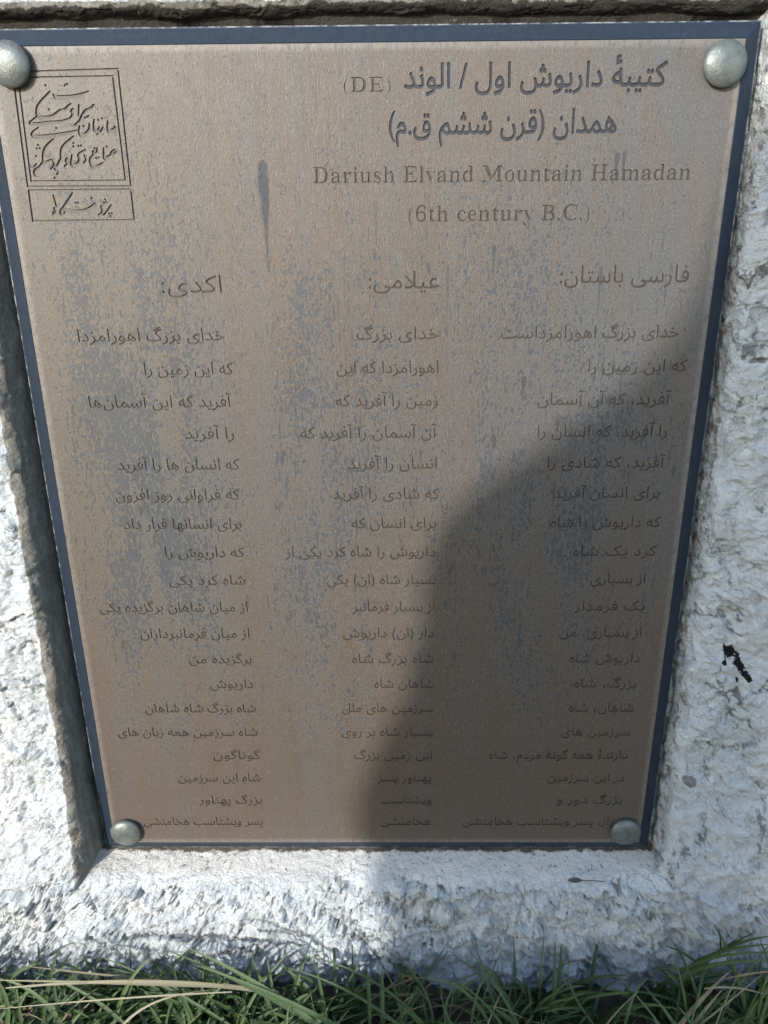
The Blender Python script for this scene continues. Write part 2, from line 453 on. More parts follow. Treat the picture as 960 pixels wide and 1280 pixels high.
RIGHT = [('خدای بزرگ اهورامزداست', 626, 848), ('که این زمین را', 735, 858), ('آفرید، که آن آسمان', 672, 837), ('را آفرید، که انسان را', 672, 833),
         ('آفرید، که شادی را', 684, 830), ('برای انسان آفرید', 692, 824), ('که داریوش را شاه', 688, 825), ('کرد یک شاه', 716, 820), ('از بسیاری', 738, 806),
         ('یک فرمدار', 718, 805), ('از بسیاری، من', 699, 801), ('داریوش شاه', 712, 799), ('بزرگ، شاه', 717, 795), ('شاهان، شاه', 711, 791), ('سرزمین های', 701, 787),
         ('دارندهٔ همه گونه مردم، شاه', 611, 784), ('در این سرزمین', 684, 780), ('بزرگ دور و', 696, 777), ('دراز، پسر ویشتاسب هخامنشی', 578, 774)]
MID = [('خدای بزرگ', 446, 548), ('اهورامزدا که این', 421, 548), ('زمین را آفرید که', 420, 547), ('آن آسمان را آفرید که', 376, 546), ('انسان را آفرید', 436, 546),
       ('که شادی را آفرید', 417, 549), ('برای انسان که', 440, 545), ('داریوش را شاه کرد یکی از', 357, 544), ('بسیار شاه (ان) یکی', 409, 544), ('از بسیار فرمانبر', 441, 543),
       ('دار (ان) داریوش', 429, 542), ('شاه بزرگ شاه', 440, 542), ('شاهان شاه', 468, 542), ('سرزمین های ملل', 428, 541), ('بسیار شاه بر روی', 427, 541),
       ('این زمین بزرگ', 443, 540), ('پهناور پسر', 472, 539), ('ویشتاسب', 477, 539), ('هخامنشی', 476, 538)]
LEFT = [('خدای بزرگ اهورامزدا', 98, 281), ('که این زمین را', 181, 292), ('آفرید که این آسمان' + ZWNJ + 'ها', 112, 290), ('را آفرید', 232, 293), ('که انسان ها را آفرید', 148, 300),
        ('که فراوانی روز افزون', 145, 300), ('برای انسانها قرار داد', 156, 302), ('که داریوش را', 207, 306), ('شاه کرد یکی', 212, 307), ('از میان شاهان برگزیده یکی', 125, 310),
        ('از میان فرمانبرداران', 176, 312), ('برگزیده من', 237, 315), ('داریوش', 263, 317), ('شاه بزرگ شاه شاهان', 182, 320), ('شاه سرزمین همه زبان های', 148, 322),
        ('گوناگون', 267, 326), ('شاه این سرزمین', 223, 326), ('بزرگ پهناور', 249, 328), ('پسر ویشتاسب هخامنشی', 180, 329)]
zb = np.linspace(on_plate(230, 426)[1], on_plate(260, 1031)[1], 19)
dzl = zb[0] - zb[1]
EM = .0140
XS = (-.3, -.098, on_plate(563, 700)[0], .3)                                   # column borders
ROW_TOP = zb[0] + dzl * .60
for ci, (colm, pc) in enumerate(((LEFT, 250), (MID, 480), (RIGHT, 750))):
    for k, (s, pl, pr) in enumerate(colm):
        # image height of this baseline at the column, then the measured edges on it
        py = 640.0
        for _ in range(12):
            py += (on_plate(pc, py)[1] - zb[k]) * 1100
        xl, xr = on_plate(pl, py)[0], on_plate(pr, py)[0]
        cs = fit_line(contours(shape(s)), xl, xr, zb[k], EM, dx=.006, dz=-.012)
        z1 = ROW_TOP if k == 0 else zb[k] + dzl * .60
        z0 = 0.0 if k == 18 else zb[k + 1] + dzl * .60
        engrave((XS[ci], XS[ci + 1], z0, z1), cs, .0011, 'engraved_line', M_LETTER, plaque)
# headings of the three columns
EMB_B = on_plate(100, 290)[1]                                  # foot of the emblem corner
EMB_R = on_plate(178, 150)[0] + .004
HZ = on_plate(480, 312)[1]                                     # head row lies between HZ and ROW_TOP
for ci, (s, pl, pr, pb) in enumerate((('اکدی:', 203, 278, 366), ('عیلامی:', 461, 549, 361), ('فارسی باستان:', 700, 860, 354))):
    xl, z = on_plate(pl, pb); xr, _ = on_plate(pr, pb)
    cs = fit_line(contours(shape(s)), xl, xr, z, .0185, dx=.008, dz=-.008)
    engrave((XS[ci], XS[ci + 1], ROW_TOP, HZ if ci or HZ < EMB_B else EMB_B), cs, .0012, 'engraved_heading', M_LETTER, plaque)
# title block, beside the emblem corner
T = [([('کتیبهٔ داریوش اول / الوند', 505, 832, 110.5, .0225, M_TITLE, 1), ('(DE)', 430, 488, 115, .0155, M_LETTER, 0)], 136),
     ([('همدان (قرن ششم ق.م)', 486, 770, 168.5, .0225, M_TITLE, 1)], 192),
     ([('Dariush Elvand Mountain Hamadan', 392, 862, 229, .0180, M_LETTER, 0)], 244),
     ([('(6th century B.C.)', 511, 736, 277, .0180, M_LETTER, 0)], None)]
ztop = .8
for row, bot in T:
    zbot = HZ if bot is None else on_plate(620, bot)[1]
    split = [EMB_R, on_plate(496, 110)[0], .3] if len(row) == 2 else [EMB_R, .3]
    for s, pl, pr, pb, em, mt, fa in row:
        xl, z = on_plate(pl, pb); xr, _ = on_plate(pr, pb)
        if fa: cs = fit_line(contours(shape(s)), xl, xr, z, em, dx=-.012, dz=-.024)
        else: cs = fit_line(contours(serif(s), 6), xl, xr, z, em, False, dx=.031, dz=-.004)
        a, b = (split[1], split[2]) if (fa or len(row) == 1) and len(row) == 2 else (split[0], split[1])
        engrave((a, b, zbot, ztop), cs, .0013 if fa else .0011, 'engraved_title' if fa else 'engraved_line', mt, plaque)
    ztop = zbot
# plain strip under the emblem corner down to the headings row
engrave((-.3, EMB_R, HZ, EMB_B), [], 0, 'x', M_EMB, plaque) if EMB_B > HZ else None

# the emblem: pen strokes (photo x, photo y, width in mm)
EMBLEM = [
    [(62.5, 114, .8), (54, 123, 1.2), (47, 132, 1.3), (45.3, 141, 1.3), (49, 146.3, 2), (58, 147.3, 2.2), (66, 145, 1.8), (74.5, 138, 1.3), (80.5, 137.3, 1.5), (84, 133.5, 1.4), (88.5, 129.5, 1)],
    [(66, 117.5, .8), (70, 121.5, 2.3), (78, 122, 2.6), (88, 121.4, 2.4), (100, 118.6, 1.8), (111, 113.5, .6)],
    [(45, 146, .8), (38.5, 151.5, 1), (37, 154, 1.3), (45, 155.3, 2), (60, 153.7, 2.2), (75, 152, 1.6), (84, 149, 1)],
    [(91, 136, 1.2), (88.5, 139, 1), (91.3, 142, 1.6), (88, 147, 1.2), (83, 150, .8)],
    [(48, 159, .8), (41, 164.5, 1), (39.5, 168.5, 1.4), (45, 171, 2.2), (56, 171, 2.4), (70, 169, 2.2), (85, 166.3, 1.8), (96, 163, 1)],
    [(70, 171, .8), (62, 178, 1.3), (56, 185, 1.4), (53.6, 192, 1.2), (53.5, 200, 1.3), (55, 203.5, 2), (59.5, 202.3, 1.6), (63.5, 199.5, 1)],
    [(92, 170, .8), (85, 176.5, 1.4), (78, 183, 1.3), (75.8, 190, 1.2), (75.8, 198, 1.3), (74, 202, 1.6), (71.5, 206, 1)],
    [(117, 131.5, 1.6), (113.5, 135.5, 1.6), (107, 138, 1.6), (102.5, 145, 1.8), (99.5, 151, 1.6), (93, 156, .8)],
    [(98.5, 131, 1), (98.3, 138, 1.2), (98, 144, .9)],
    [(111.5, 154, .8), (111, 162, 1.5), (106.5, 168, 2.3), (101.5, 168.6, 2.3), (98.6, 164, 1.4), (99.5, 157, .8)],
    [(117.5, 149.5, 1), (117, 157, 1.3), (118.5, 163, 1.9), (121.5, 164, 1.6), (124, 159, 1)], [(128.3, 159, 1), (126, 164.5, 1.5), (121, 168, .8)],
    [(134.6, 151.5, 1), (134.3, 160, 1.4), (136.5, 164, 2.2), (140.5, 162.5, 1.6), (144, 158, 1)],
    [(145.3, 187.5, .9), (142, 187.6, 1), (138.5, 191.6, 1.4), (141.5, 193.4, 1.7), (145.6, 189, 1)], [(138, 193.5, 1), (132.5, 198, 2.2), (130, 196, 1.6), (129.5, 185, .9)],
    [(121.3, 185, .9), (121, 190, 1.2), (118, 192.3, 1.5), (115.5, 190, 1), (117.5, 188, .8)], [(117, 193, .9), (113.2, 197, 1.2), (112.8, 203, 1.6), (117, 208.3, 2.3), (123, 207.6, 1.8), (128.5, 203, .8)],
    [(105.4, 194, 1.1), (107.7, 199, 1.5), (104.5, 204, .9)], [(106.5, 187.3, 1), (100.5, 191, 1.4), (98, 194, 1.6), (99.3, 199.5, 1.6), (96.5, 205.5, 2.2), (92, 206.7, 2.4), (88.8, 203.5, 1.5), (90, 193, .8)],
    [(84, 198.6, 1.6), (82.3, 201, 1.5), (84.6, 203.5, 1.4), (80.5, 208, .8)], [(65, 199.5, 1), (67.6, 204, 1.5), (66, 209, 1.3), (63.5, 210.5, .9)],
    [(72, 206, 1.2), (69, 211.3, 1.8), (73, 214, 1.5), (71, 218, .9)], [(52, 203.5, 1), (49, 209, 1.6), (44.5, 212.5, 1.9), (42.3, 215.5, 1.2), (44.5, 219.5, 1.4), (48.5, 221, .8)],
    [(37.8, 207, .8), (41.5, 209, 1.1), (45.5, 204.5, .8)],
    [(90.5, 241, .8), (85, 250, 1.3), (79, 259, 1.3), (76, 262.5, 1.3), (76, 267, 1.7), (79.5, 267.6, 1.3), (81, 264, 1.1), (78.5, 261, 1.2), (90, 264, 2), (98, 264.3, 2.1), (107, 262.4, 1.7), (114, 258, 1.3), (118, 255.3, 1.3), (121, 256.5, 1)],
    [(66.5, 244, 1.1), (68.5, 250, 1.2), (70.3, 258, .9)], [(68, 260.5, 1.6), (69.5, 265.5, 1.4), (66.3, 267.6, 1.2), (66.5, 264.5, .9)],
    [(126.6, 258, 1.7), (127.8, 262, 1.4), (126.8, 266, 1.2), (122.5, 268.5, .7)], [(138.8, 256, .9), (135.5, 262, 1.6), (129.5, 268.6, .8)]]
DOTS = [(81, 106.5), (83.8, 105), (61, 136.5), (57, 106.5), (70.3, 160), (104.7, 157.6), (127.6, 148), (123, 150), (109, 146), (110.5, 145), (106.5, 147), (133.2, 183.3), (120.3, 197.6), (123, 197),
        (98, 182.3), (101.3, 182.2), (91.7, 178.8), (92, 183), (47.5, 181.3), (46, 185.6), (49.7, 185.2), (45, 195.2), (118.3, 185), (131.5, 249.3), (130.2, 253.4), (133, 252.8), (136.8, 267), (139.8, 266.5), (138.6, 270.3),
        (95, 253.5), (97.7, 253.2), (114.6, 247.5), (68.3, 222.2)]
ec = []
for sk in EMBLEM: ec += stroke([(*on_plate(a, b), c * .0015) for a, b, c in sk])
for a, b in DOTS: ec += dot(*on_plate(a, b), .0012)
def frame_line(pts, wd=.0014, closed=True):
    P = [on_plate(*p) for p in pts]; r = []
    for a, b in zip(P, P[1:] + P[:1]): r += stroke([(*a, wd), (*b, wd)])
    return r
x0 = on_plate(16, 100)[0]
ec += frame_line([(15.5, 90), (147.5, 86), (163.5, 232.7), (34.5, 233.2)])
ec += frame_line([(22.5, 97), (140.8, 95), (156.6, 225.5), (38.8, 226.4)], .0013)
ec += frame_line([(35.7, 238), (163.6, 236.8), (168, 275), (41, 276.3)], .0016)
engrave((-.3, EMB_R, EMB_B, .8), ec, .0014, 'emblem', M_EMB, plaque)
obj('bronze_face', FACE_V, FACE_F, M_BRONZE, plaque)

# painted bevel round the face, then the plate's edge
RW, RD = .0135, .0065
ri, ro = (-.3, .3, 0, .8), (-.3 - RW, .3 + RW, -RW, .8 + RW)
def rect(r, y, ins=0):
    a, b, c, d = r; return [(a + ins, y, c + ins), (b - ins, y, c + ins), (b - ins, y, d - ins), (a + ins, y, d - ins)]
rings = [rect(ri, .0002), rect(ri, -.0003, -.0006), rect(ro, RD - .0002, .0012), rect(ro, RD), rect(ro, .022)]
V = [v for r in rings for v in r]; F = []
for a in range(len(rings) - 1):
    for k in range(4):
        F.append((a * 4 + k, a * 4 + (k + 1) % 4, (a + 1) * 4 + (k + 1) % 4, (a + 1) * 4 + k))
rim = obj('painted_rim', V, [f[::-1] for f in F], M_RIM, plaque)
at = rim.data.attributes.new('edge', 'FLOAT', 'POINT')
at.data.foreach_set('value', [0.0] * 4 + [0.0] * 4 + [.0] * 4 + [1.0] * 4 + [.0] * 4)

# four domed bolt heads
def bolt(px, py, tilt):
    x, z = on_plate(px, py, .006)
    prof = [(.0150, 0), (.0158, -.0012), (.0168, -.0030), (.0172, -.0050), (.0166, -.0063), (.0148, -.0078), (.0120, -.0092), (.0085, -.0102), (.0045, -.0108), (.0006, -.0110)]
    n = 40; V = []; F = []
    for j, (r, y) in enumerate(prof):
        for k in range(n):
            a = 2 * math.pi * k / n
            wob = 1 + .012 * math.sin(3 * a + px)
            V.append((r * wob * math.cos(a), y, r * wob * math.sin(a)))
    for j in range(len(prof) - 1):
        for k in range(n):
            F.append((j * n + k, j * n + (k + 1) % n, (j + 1) * n + (k + 1) % n, (j + 1) * n + k))
    F.append([(len(prof) - 1) * n + k for k in range(n)])
    o = obj('bolt_head', V, F, M_STUD, plaque, True)
    o.location = (x, -.0002, z); o.rotation_euler = (tilt[0], tilt[1], tilt[2])
for b in ((10, 80, (0, .3, .0)), (907, 79, (0, 1.1, .0)), (156.5, 1042, (0, 2., 0)), (782.5, 1041, (0, 4, 0))): bolt(*b)

# ------------------------------------------------------------------ the wall with its niche
def wall():
    GZ = -.165
    ns = (520, 640, 520, 640)                      # samples along bottom, right, top, left
    # ring profile, per side: (offset outwards from the plate's rectangle, depth n); t runs from the niche's back to the far wall
    prof = []                                      # entries: dict of side -> (off, n)
    back = -.022
    prof.append(dict(b=(-.03, back), r=(-.03, back), t=(-.03, back), l=(-.03, back)))
    K = 26
    def lerp(a, b, t): return a + (b - a) * t
    for k in range(K):
        t = k / (K - 1)
        # jambs: from the back corner out to the front edge, a little splayed and rounded over at the end
        rr = max(0, (t - .72) / .28) ** 2
        sd = lambda off0, off1, n1: (lerp(off0, off1, t) + rr * .006, lerp(back, n1, 1 - (1 - t) ** 1.0) - rr * .002)
        prof.append(dict(b=(lerp(.016, .026, t) + rr * .006, lerp(back, .041, t) - rr * .001), r=sd(.0205, .0240, .016), t=sd(.022, .0275, .003), l=sd(.0190, .027, .018)))
    steps = [.0022] * 70 + list(np.geomspace(.0024, .05, 40))
    s = 0
    for q in steps:
        s += q
        prof.append(dict(b=(.032 + s,   .0405 + .008 * (1 - math.exp(-s / .05))), r=(.030 + s, .0140 + .010 * (1 - math.exp(-s / .1))), t=(.0335 + s, .001), l=(.033 + s, .016 + .010 * (1 - math.exp(-s / .1)))))
    P = []; attrs = []
    for j, pr in enumerate(prof):
        ob, orr, ot, ol = pr['b'][0], pr['r'][0], pr['t'][0], pr['l'][0]
        zb_ = max(-ob, GZ - .06) if j > 30 else -ob
        zb_ = -ob if -ob > GZ - .08 else GZ - .08 - (-(ob) - GZ) * -.02
        c = [(-.3 - ol, zb_), (.3 + orr, zb_), (.3 + orr, .8 + ot), (-.3 - ol, .8 + ot)]
        side = 'brtl'
        for sI in range(4):
            a, b = np.array(c[sI]), np.array(c[(sI + 1) % 4]); n = ns[sI]
            t = np.arange(n) / n
            xy = a + (b - a) * t[:, None]
            fj = float(sstep(4, 26, np.array(j)))
            def dep_of(sd, zz):
                if sd == 'b': return pr['b'][1] + 0 * zz
                return pr[sd][1] + fj * (np.clip((.42 - zz) / .42, -.9, 1.25) * .010 + .007 * sstep(.10, -.03, zz))
            n0 = dep_of(side[sI], xy[:, 1])
            nprev = dep_of(side[sI - 1], np.array(a[1])); nnext = dep_of(side[(sI + 1) % 4], np.array(b[1]))
            L = np.linalg.norm(b - a); d0 = t * L; d1 = (1 - t) * L; bw = .05 + .9 * max(0, float(abs(ol) - .03))
            dep = n0 + (nprev - n0) * .5 * (1 - sstep(0, bw, d0)) + (nnext - n0) * .5 * (1 - sstep(0, bw, d1))
            P.append(np.c_[xy, dep]); attrs.append(np.c_[np.full(n, j), np.full(n, sI), d0, d1])
    P = np.concatenate(P); A = np.concatenate(attrs)
    x, z, n = P.T
    isb = (A[:, 1] == 0)
    # roughness
    p3 = np.c_[x, z, n * 1.2]
    low = sstep(.0, -.05, z)
    q = p3 * np.array([1, 1, 1])
    wv = np.c_[fbm(p3 * 22, 4, .6), fbm(p3 * 22 + 50, 4, .6), fbm(p3 * 22 + 90, 4, .6)] * .014
    qs = (q + wv) * np.stack([np.ones(len(x)) , 1 + 1.1 * low, np.ones(len(x))], 1)
    f1, b1 = facets(qs * 19 + 3)
    f2, b2 = facets(qs * 46 + 11)
    f3, b3 = facets(qs * 105 + 29)
    lump = np.abs(fbm(qs * 15, 4, .5))
    big = fbm(p3 * 9 + 31, 3)
    fine = fbm(qs * 150 + 3, 4, .65)
    patch = sstep(-.35, .4, fbm(p3 * 7 + 8, 2))
    cr1 = (1 - sstep(0, .16, b1)) * patch
    cr2 = (1 - sstep(0, .2, b2)) * sstep(-.1, .5, fbm(p3 * 13 + 61, 2))
    rough = .75 + .5 * low
    h = .009 * big + rough * (.012 * (lump - .3) + .0090 * f1 * (.35 + .65 * patch) + .0056 * f2 + .0026 * f3 - .0030 * cr1 - .0020 * cr2) + .0014 * fine
    jamb = np.where(A[:, 1] == 1, 1 - sstep(12, 22, A[:, 0]), 1 - sstep(20, 29, A[:, 0]))
    amp = np.where(isb, .16 + .84 * sstep(17, 28, A[:, 0]), np.where(A[:, 1] == 1, .5, .32) * jamb + 1 - jamb)
    amp = np.where(A[:, 0] < 2, 0.1, amp)
    far = sstep(.9, 1.4, np.abs(x))
    h = h * amp
    # displacement runs along the local outward normal: n on the front, sideways in the jambs
    dirn = sstep(18, 30, A[:, 0])
    dirn = np.where(isb, sstep(2, 30, A[:, 0]) * .8 + .1, dirn)
    ox = np.where(A[:, 1] == 3, 1.0, np.where(A[:, 1] == 1, -1.0, 0)) * (1 - dirn)
    oz = np.where(A[:, 1] == 0, 1.0, np.where(A[:, 1] == 2, -1.0, 0)) * (1 - dirn)
    # the edges of the niche wander
    edge = np.exp(-((A[:, 0] - 27) / 9.0) ** 2)
    wander = fbm(np.c_[x * 14, z * 14, x * 0 + 5], 4, .55) * .0045 * edge
    X = x + ox * h * .8 + np.where(A[:, 1] == 3, -1, np.where(A[:, 1] == 1, 1, 0)) * np.abs(wander) * 1.0
    Z = z + oz * h * .8 + np.where(isb, wander * .8, np.where(A[:, 1] == 2, np.abs(wander), 0))
    Nn = n + dirn * h
    ring = sum(ns); R = len(prof)
    idx = np.arange(R * ring).reshape(R, ring)
    a = idx[:-1]; b = idx[1:]
    quads = np.stack([a, np.roll(a, -1, 1), np.roll(b, -1, 1), b], -1).reshape(-1, 4)
    V = np.c_[X, -Nn, Z]
    # back of the niche
    cap = [tuple(idx[0])]
    me = bpy.data.meshes.new('stone_wall')
    # solid: top, sides and back beyond the picture
    last = idx[-1]
    me.from_pydata(V.tolist(), [], quads[:, ::-1].tolist() + [c[::-1] for c in cap])
    me.materials.append(M_WALL)
    me.polygons.foreach_set('use_smooth', [True] * len(me.polygons))
    def at(name, v):
        q = me.attributes.new(name, 'FLOAT', 'POINT'); q.data.foreach_set('value', np.ascontiguousarray(v, dtype=np.float32))
    at('cavity', np.clip((1 - sstep(0, .075, b1)) * patch * .62 + (1 - sstep(0, .11, b2)) * sstep(-.2, .4, fbm(p3 * 13 + 61, 2)) * .55 + .15 * np.clip(-fine, 0, 1), 0, 1) * (amp > .3))
    j = A[:, 0]
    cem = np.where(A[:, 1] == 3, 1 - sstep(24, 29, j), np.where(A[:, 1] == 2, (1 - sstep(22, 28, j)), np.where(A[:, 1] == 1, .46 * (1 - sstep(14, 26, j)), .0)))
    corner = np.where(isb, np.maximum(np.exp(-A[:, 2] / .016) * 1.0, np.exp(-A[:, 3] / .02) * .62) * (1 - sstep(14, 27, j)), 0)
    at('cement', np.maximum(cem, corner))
    at('cream', np.where(isb, (1 - sstep(15, 27, j)), 0))
    at('mud_shade', np.where(isb, 1.15 * (1 - sstep(2, 13, j)), np.where(A[:, 1] == 2, .85 * (1 - sstep(20, 27, j)), 0)))  # bottom side: mud; top side: shade of the reveal's underside, painted
    me.update()
    o = bpy.data.objects.new('stone_wall', me); COL.objects.link(o)
    tag(o, 'rough whitewashed plaster wall with a niche around the bronze plaque', 'wall')
    return o
wall()

# ------------------------------------------------------------------ ground and grass
GZ = -.165
def ground():
    nx, ny = 120, 90
    xs = np.sign(np.linspace(-1, 1, nx)) * np.abs(np.linspace(-1, 1, nx)) ** 3 * 60
    ys = -(np.linspace(0, 1, ny) ** 3) * 60 + .3
    X, Y = np.meshgrid(xs, ys)
    p = np.c_[X.ravel(), Y.ravel(), np.zeros(X.size)]
    z = GZ + .012 * fbm(p * 7, 3)
    idx = np.arange(nx * ny).reshape(ny, nx)
    q = np.stack([idx[:-1, :-1], idx[1:, :-1], idx[1:, 1:], idx[:-1, 1:]], -1).reshape(-1, 4)
    o = obj('ground', np.c_[p[:, 0], p[:, 1], z], q, M_SOIL, None, True)
    tag(o, 'dark soil under the grass at the foot of the wall', 'ground', kind='structure')
ground()

def grass_mat(name, a, b, c):
    N = Nodes(name)
    t = N.attr('tone')
    col = N.ramp(t, [(0, a), (.55, b), (1, c)])
    ln = N.noise(700, 2, .5, sc=(1, 1, .15))
    col = N.mix(N.mul(N.step(ln, .4, .7), .3), col, tuple(min(1, q * 1.6) for q in b))
    N.out(col, .5, 0, None, .35)
    tr = N.t.nodes.new('ShaderNodeBsdfTranslucent'); N.t.links.new(col, tr.inputs[0])
    mx = N.t.nodes.new('ShaderNodeMixShader'); mx.inputs[0].default_value = .25
    N.t.links.new(N.bsdf.outputs[0], mx.inputs[1]); N.t.links.new(tr.outputs[0], mx.inputs[2])
    N.t.links.new(mx.outputs[0], N.t.nodes['Material Output'].inputs[0])
    return N.m
M_GRASS = grass_mat('green_grass', (.027, .050, .021), (.062, .105, .042), (.12, .165, .075))
M_STRAW = grass_mat('dry_grass_straw', (.10, .092, .055), (.19, .172, .11), (.31, .29, .20))

def blade(path, wd, V, F, T, tone, seg=9):
    """one blade along a Bezier-like path of 3-4 points, folded along its midrib"""
    P = [np.array(p, float) for p in path]
    b = len(V)
    prev_s = None
    for k in range(seg + 1):
        t = k / seg
        if len(P) == 3:
            c = (1 - t) ** 2 * P[0] + 2 * t * (1 - t) * P[1] + t * t * P[2]; d = 2 * (1 - t) * (P[1] - P[0]) + 2 * t * (P[2] - P[1])
        else:
            c = (1 - t) ** 3 * P[0] + 3 * t * (1 - t) ** 2 * P[1] + 3 * t * t * (1 - t) * P[2] + t ** 3 * P[3]
            d = 3 * (1 - t) ** 2 * (P[1] - P[0]) + 6 * t * (1 - t) * (P[2] - P[1]) + 3 * t * t * (P[3] - P[2])
        d /= np.linalg.norm(d) + 1e-9
        s = np.cross(d, (0.15, -.8, .55)); s /= np.linalg.norm(s) + 1e-9
        nn = np.cross(s, d)
        ww = wd * (.55 + .45 * min(1, t * 4)) * (1 - t ** 2.2) ** .8 + .0002
        V += [c - s * ww / 2, c - nn * ww * .22, c + s * ww / 2]; T += [tone + .12 * t] * 3
        if k:
            q = b + 3 * (k - 1)
            F += [(q, q + 1, q + 4, q + 3), (q + 1, q + 2, q + 5, q + 4)]

def grass(name, mat, count, seedv, lenr, wr, area_, label, flat):
    rr = random.Random(seedv); V, F, T = [], [], []
    x0, x1, y0, y1 = area_
    tufts = [(rr.uniform(x0, x1), y1 - (y1 - y0) * rr.random() ** 1.4, rr.uniform(0, 2 * math.pi), rr.random()) for _ in range(count // 12)]
    for tx, ty, ta, tt in tufts:
        for _ in range(12):
            L = rr.uniform(*lenr) * (1 if ty > -.2 else .8)
            a = ta + rr.gauss(0, .9) if rr.random() < .7 else rr.uniform(0, 2 * math.pi)
            lean = rr.uniform(.25, 1.0) * flat
            bx, by = tx + rr.gauss(0, .010), ty + rr.gauss(0, .010)
            by = min(by, -.07)
            dx, dy = math.cos(a) * lean, -abs(math.sin(a)) * lean * .8 if by > -.10 else math.sin(a) * lean
            h = math.sqrt(max(.05, 1 - min(.95, lean * lean * .55)))
            p0 = (bx, by, GZ - .01); p1 = (bx + dx * L * .35, by + dy * L * .35, GZ + L * h * .6)
            p2 = (bx + dx * L, by + dy * L, GZ + L * h * rr.uniform(.45, .95))
            blade((p0, p1, p2), rr.uniform(*wr), V, F, T, min(1, max(0, tt * .6 + rr.uniform(0, .4))))
    return V, F, T
def finish(name, mat, VFT, label, cat):
    V, F, T = VFT
    o = obj(name, V, F, mat, None, True)
    q = o.data.attributes.new('tone', 'FLOAT', 'POINT'); q.data.foreach_set('value', np.array(T, dtype=np.float32))
    tag(o, label, cat, kind='stuff'); return o

def hero(px_path, n0, n1, wd, tone, V, F, T):
    m = len(px_path)
    pts = []
    for k, (a, b) in enumerate(px_path):
        n = n0 + (n1 - n0) * k / (m - 1); xx, zz = on_plate(a, b, n); pts.append((xx, -n, zz))
    blade(pts, wd, V, F, T, tone, 14)
G = grass('grass', M_GRASS, 3600, 5, (.055, .125), (.0028, .0062), (-.75, .75, -.42, -.075), '', 1.0)
G2 = grass('grass', M_GRASS, 3000, 8, (.05, .10), (.003, .006), (-1.6, 1.6, -1.6, -.40), '', 1.0)
b = len(G[0]); G[0].extend(G2[0]); G[1].extend(tuple(b + k for k in f) for f in G2[1]); G[2].extend(G2[2])
for pp, n0, n1, wd, tn in [
    ([(420, 1300), (330, 1235), (195, 1182)], .15, .11, .0040, .5), ([(430, 1310), (340, 1230), (228, 1182)], .16, .11, .0055, .75), ([(470, 1310), (350, 1240), (240, 1205)], .16, .12, .0050, .6),
    ([(300, 1290), (210, 1230), (118, 1192)], .15, .10, .0034, .35), ([(520, 1300), (445, 1230), (352, 1208)], .15, .11, .0030, .3), ([(545, 1300), (480, 1210), (372, 1193)], .15, .10, .0028, .2),
    ([(500, 1300), (512, 1240), (450, 1170)], .15, .10, .0022, .15), ([(540, 1300), (550, 1230), (480, 1186)], .14, .10, .0022, .2), ([(590, 1300), (610, 1220), (628, 1186)], .14, .10, .0020, .15),
    ([(560, 1300), (540, 1220), (618, 1212)], .15, .11, .0024, .3), ([(860, 1210), (890, 1185), (965, 1180)], .11, .13, .0045, .25), ([(850, 1215), (885, 1190), (965, 1190)], .11, .14, .0038, .3),
    ([(850, 1225), (890, 1195), (970, 1203)], .11, .14, .0042, .35), ([(840, 1235), (880, 1200), (930, 1168)], .10, .11, .0040, .2), ([(870, 1215), (900, 1185), (945, 1165)], .10, .11, .0036, .25),
    ([(880, 1205), (915, 1175), (965, 1170)], .10, .12, .0046, .3), ([(900, 1190), (903, 1165), (893, 1158)], .10, .11, .0022, .1), ([(880, 1210), (850, 1185), (828, 1182)], .10, .11, .0026, .25),
    ([(880, 1220), (840, 1205), (826, 1213)], .10, .11, .0024, .3), ([(640, 1300), (600, 1235), (560, 1225)], .15, .12, .0026, .3), ([(760, 1300), (700, 1240), (712, 1195)], .14, .10, .0022, .2),
    ([(0, 1310), (30, 1240), (-30, 1205)], .15, .12, .0050, .5), ([(90, 1310), (60, 1230), (-10, 1222)], .15, .12, .0046, .7), ([(180, 1310), (130, 1240), (40, 1215)], .15, .11, .0040, .6)]:
    hero(pp, n0, n1, wd, tn, *G)
rh = random.Random(77)
for _ in range(34):                                            # the tall tussock at the right and scattered long blades
    if rh.random() < .6: bx, tx, ty = rh.uniform(850, 1000), rh.uniform(-60, 120), rh.uniform(1152, 1215)
    else: bx, tx, ty = rh.uniform(-20, 800), rh.uniform(-130, 90), rh.uniform(1178, 1225)
    hero([(bx, 1300), (bx + tx * .25, 1225 + rh.uniform(-20, 25)), (bx + tx, ty)], .14, rh.uniform(.10, .12), rh.uniform(.0024, .0048), rh.uniform(.1, .8), *G)
finish('grass', M_GRASS, G, 'green grass growing along the foot of the white wall', 'grass')
S = grass('dry_grass', M_STRAW, 700, 21, (.05, .12), (.0014, .0032), (-.75, .75, -.40, -.08), '', 1.25)
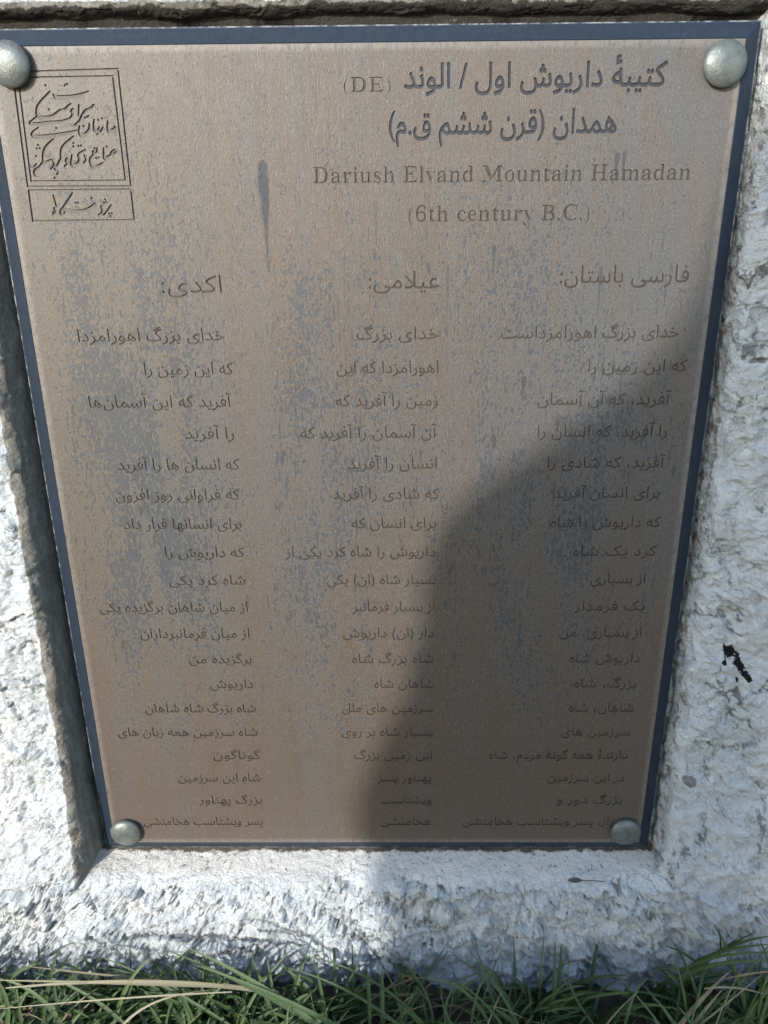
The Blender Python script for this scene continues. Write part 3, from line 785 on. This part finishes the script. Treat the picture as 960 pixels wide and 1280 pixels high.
for pp, n0, n1, wd, tn in [
    ([(330, 1240), (180, 1215), (-20, 1238)], .125, .13, .0062, .75), ([(330, 1235), (150, 1228), (-20, 1225)], .125, .13, .0050, .6), ([(300, 1232), (140, 1222), (20, 1206)], .12, .12, .0034, .5),
    ([(140, 1300), (170, 1245), (260, 1238)], .15, .125, .0036, .9), ([(290, 1240), (150, 1246), (-10, 1262)], .13, .14, .0026, .95), ([(830, 1310), (870, 1250), (915, 1212)], .15, .12, .0080, .45),
    ([(845, 1310), (880, 1262), (905, 1235)], .15, .12, .0060, .6), ([(850, 1300), (900, 1262), (960, 1212)], .15, .12, .0032, .5), ([(890, 1300), (895, 1270), (930, 1205)], .15, .12, .0022, .7),
    ([(880, 1236), (920, 1230), (955, 1243)], .13, .14, .0026, .7), ([(900, 1225), (950, 1212), (990, 1214)], .12, .13, .0030, .4), ([(740, 1310), (760, 1270), (800, 1238)], .15, .13, .0030, .4),
    ([(600, 1310), (612, 1270), (628, 1238)], .15, .13, .0020, .8), ([(562, 1310), (556, 1270), (550, 1230)], .15, .12, .0018, .3), ([(405, 1310), (395, 1280), (388, 1240)], .15, .13, .0020, .6)]:
    hero(pp, n0, n1, wd * .7, tn, *S)
finish('dry_grass', M_STRAW, S, 'pale dry straw blades lying among the green grass', 'dry grass')

# ------------------------------------------------------------------ a dry leaf caught on the ledge
def leaf():
    n = .040
    V, F = [], []
    pts = [(706, 1103.5), (720, 1101.5), (736, 1104.5), (752, 1106)]
    P = [on_plate(a, b, n) for a, b in pts]
    x0, z0 = P[1]
    prof = [(-.009, .0004), (-.006, .0022), (-.002, .0030), (.002, .0026), (.005, .0012), (.008, .0005), (.020, .0004), (.032, .0004)]
    for k, (s, wv) in enumerate(prof):
        zz = .0015 * math.sin(s * 90)
        for u in (-1, 0, 1):
            V.append((s, u * wv, zz + abs(u) * wv * .35 + .001))
    for k in range(len(prof) - 1):
        for u in (0, 1):
            q = 3 * k + u; F.append((q, q + 1, q + 4, q + 3))
    b = len(V); V += [(v[0], v[1], v[2] - .0006) for v in V]; F += [tuple(b + i for i in f[::-1]) for f in F]
    o = obj('dead_leaf', V, F, simple('dry_leaf', (.06, .055, .045), (.11, .10, .08), 200, .8), None, True)
    o.location = (x0, -n, z0 + .001); o.rotation_euler = (.5, .06, 0)
    tag(o, 'tiny dry grey leaf with a long stalk on the ledge below the plaque', 'leaf')
leaf()

# ------------------------------------------------------------------ the photographer, who stands behind the camera and throws the shadow
def person():
    mb = [('pelvis', None, (-.30, -1.14, .20), .37), ('belly', 'pelvis', (-.30, -1.10, .40), .40), ('chest', 'belly', (-.28, -1.06, .62), .26), ('upper', 'chest', (-.28, -1.05, .77), .14),
          ('neck', 'upper', (-.24, -1.03, .93), .078), ('jaw', 'neck', (-.185, -1.00, 1.02), .095), ('head', 'jaw', (-.17, -1.01, 1.11), .105), ('crown', 'head', (-.165, -1.02, 1.19), .07)]
    for s, nm in ((-1, 'a'), (1, 'b')):
        mb += [('sh' + nm, 'upper', (-.28 + s * .175, -1.04, .775), .074), ('el' + nm, 'sh' + nm, (-.28 + s * .225, -1.00, .56), .066), ('wr' + nm, 'el' + nm, (-.06 + s * .07, -.86, .60), .036), ('ha' + nm, 'wr' + nm, (.01 + s * .045, -.80, .64), .034),
               ('hip' + nm, 'pelvis', (-.30 + s * .16, -1.08, .14), .25), ('kn' + nm, 'hip' + nm, (-.30 + s * .07, -.90, .27), .12), ('an' + nm, 'kn' + nm, (-.29 + s * .09, -1.00, -.08), .07), ('to' + nm, 'an' + nm, (-.29 + s * .10, -.86, -.125), .045)]
    ids = {q[0]: k for k, q in enumerate(mb)}
    me = bpy.data.meshes.new('person')
    me.from_pydata([q[2] for q in mb], [(ids[q[1]], ids[q[0]]) for q in mb if q[1]], [])
    o = bpy.data.objects.new('person', me); COL.objects.link(o)
    sk = o.modifiers.new('skin', 'SKIN'); sk.use_smooth_shade = True
    for k, q in enumerate(mb):
        me.skin_vertices[0].data[k].radius = (q[3], q[3] * .8)
        me.skin_vertices[0].data[k].use_root = (k == 0)
    ss = o.modifiers.new('smooth', 'SUBSURF'); ss.levels = 2; ss.render_levels = 2
    N = Nodes('dark_clothing_and_skin')
    z = N.sep()[2]
    c = N.mix(N.step(N.noise(40, 4), .3, .7), (.03, .032, .04), (.05, .052, .06))
    c = N.mix(N.step(z, .95, .96), c, (.42, .27, .20)); c = N.mix(N.step(z, 1.14, 1.15), c, (.02, .016, .013))
    N.out(c, .8)
    me.materials.append(N.m)
    tag(o, 'photographer in a dark coat crouching in front of the plaque', 'person')
person()
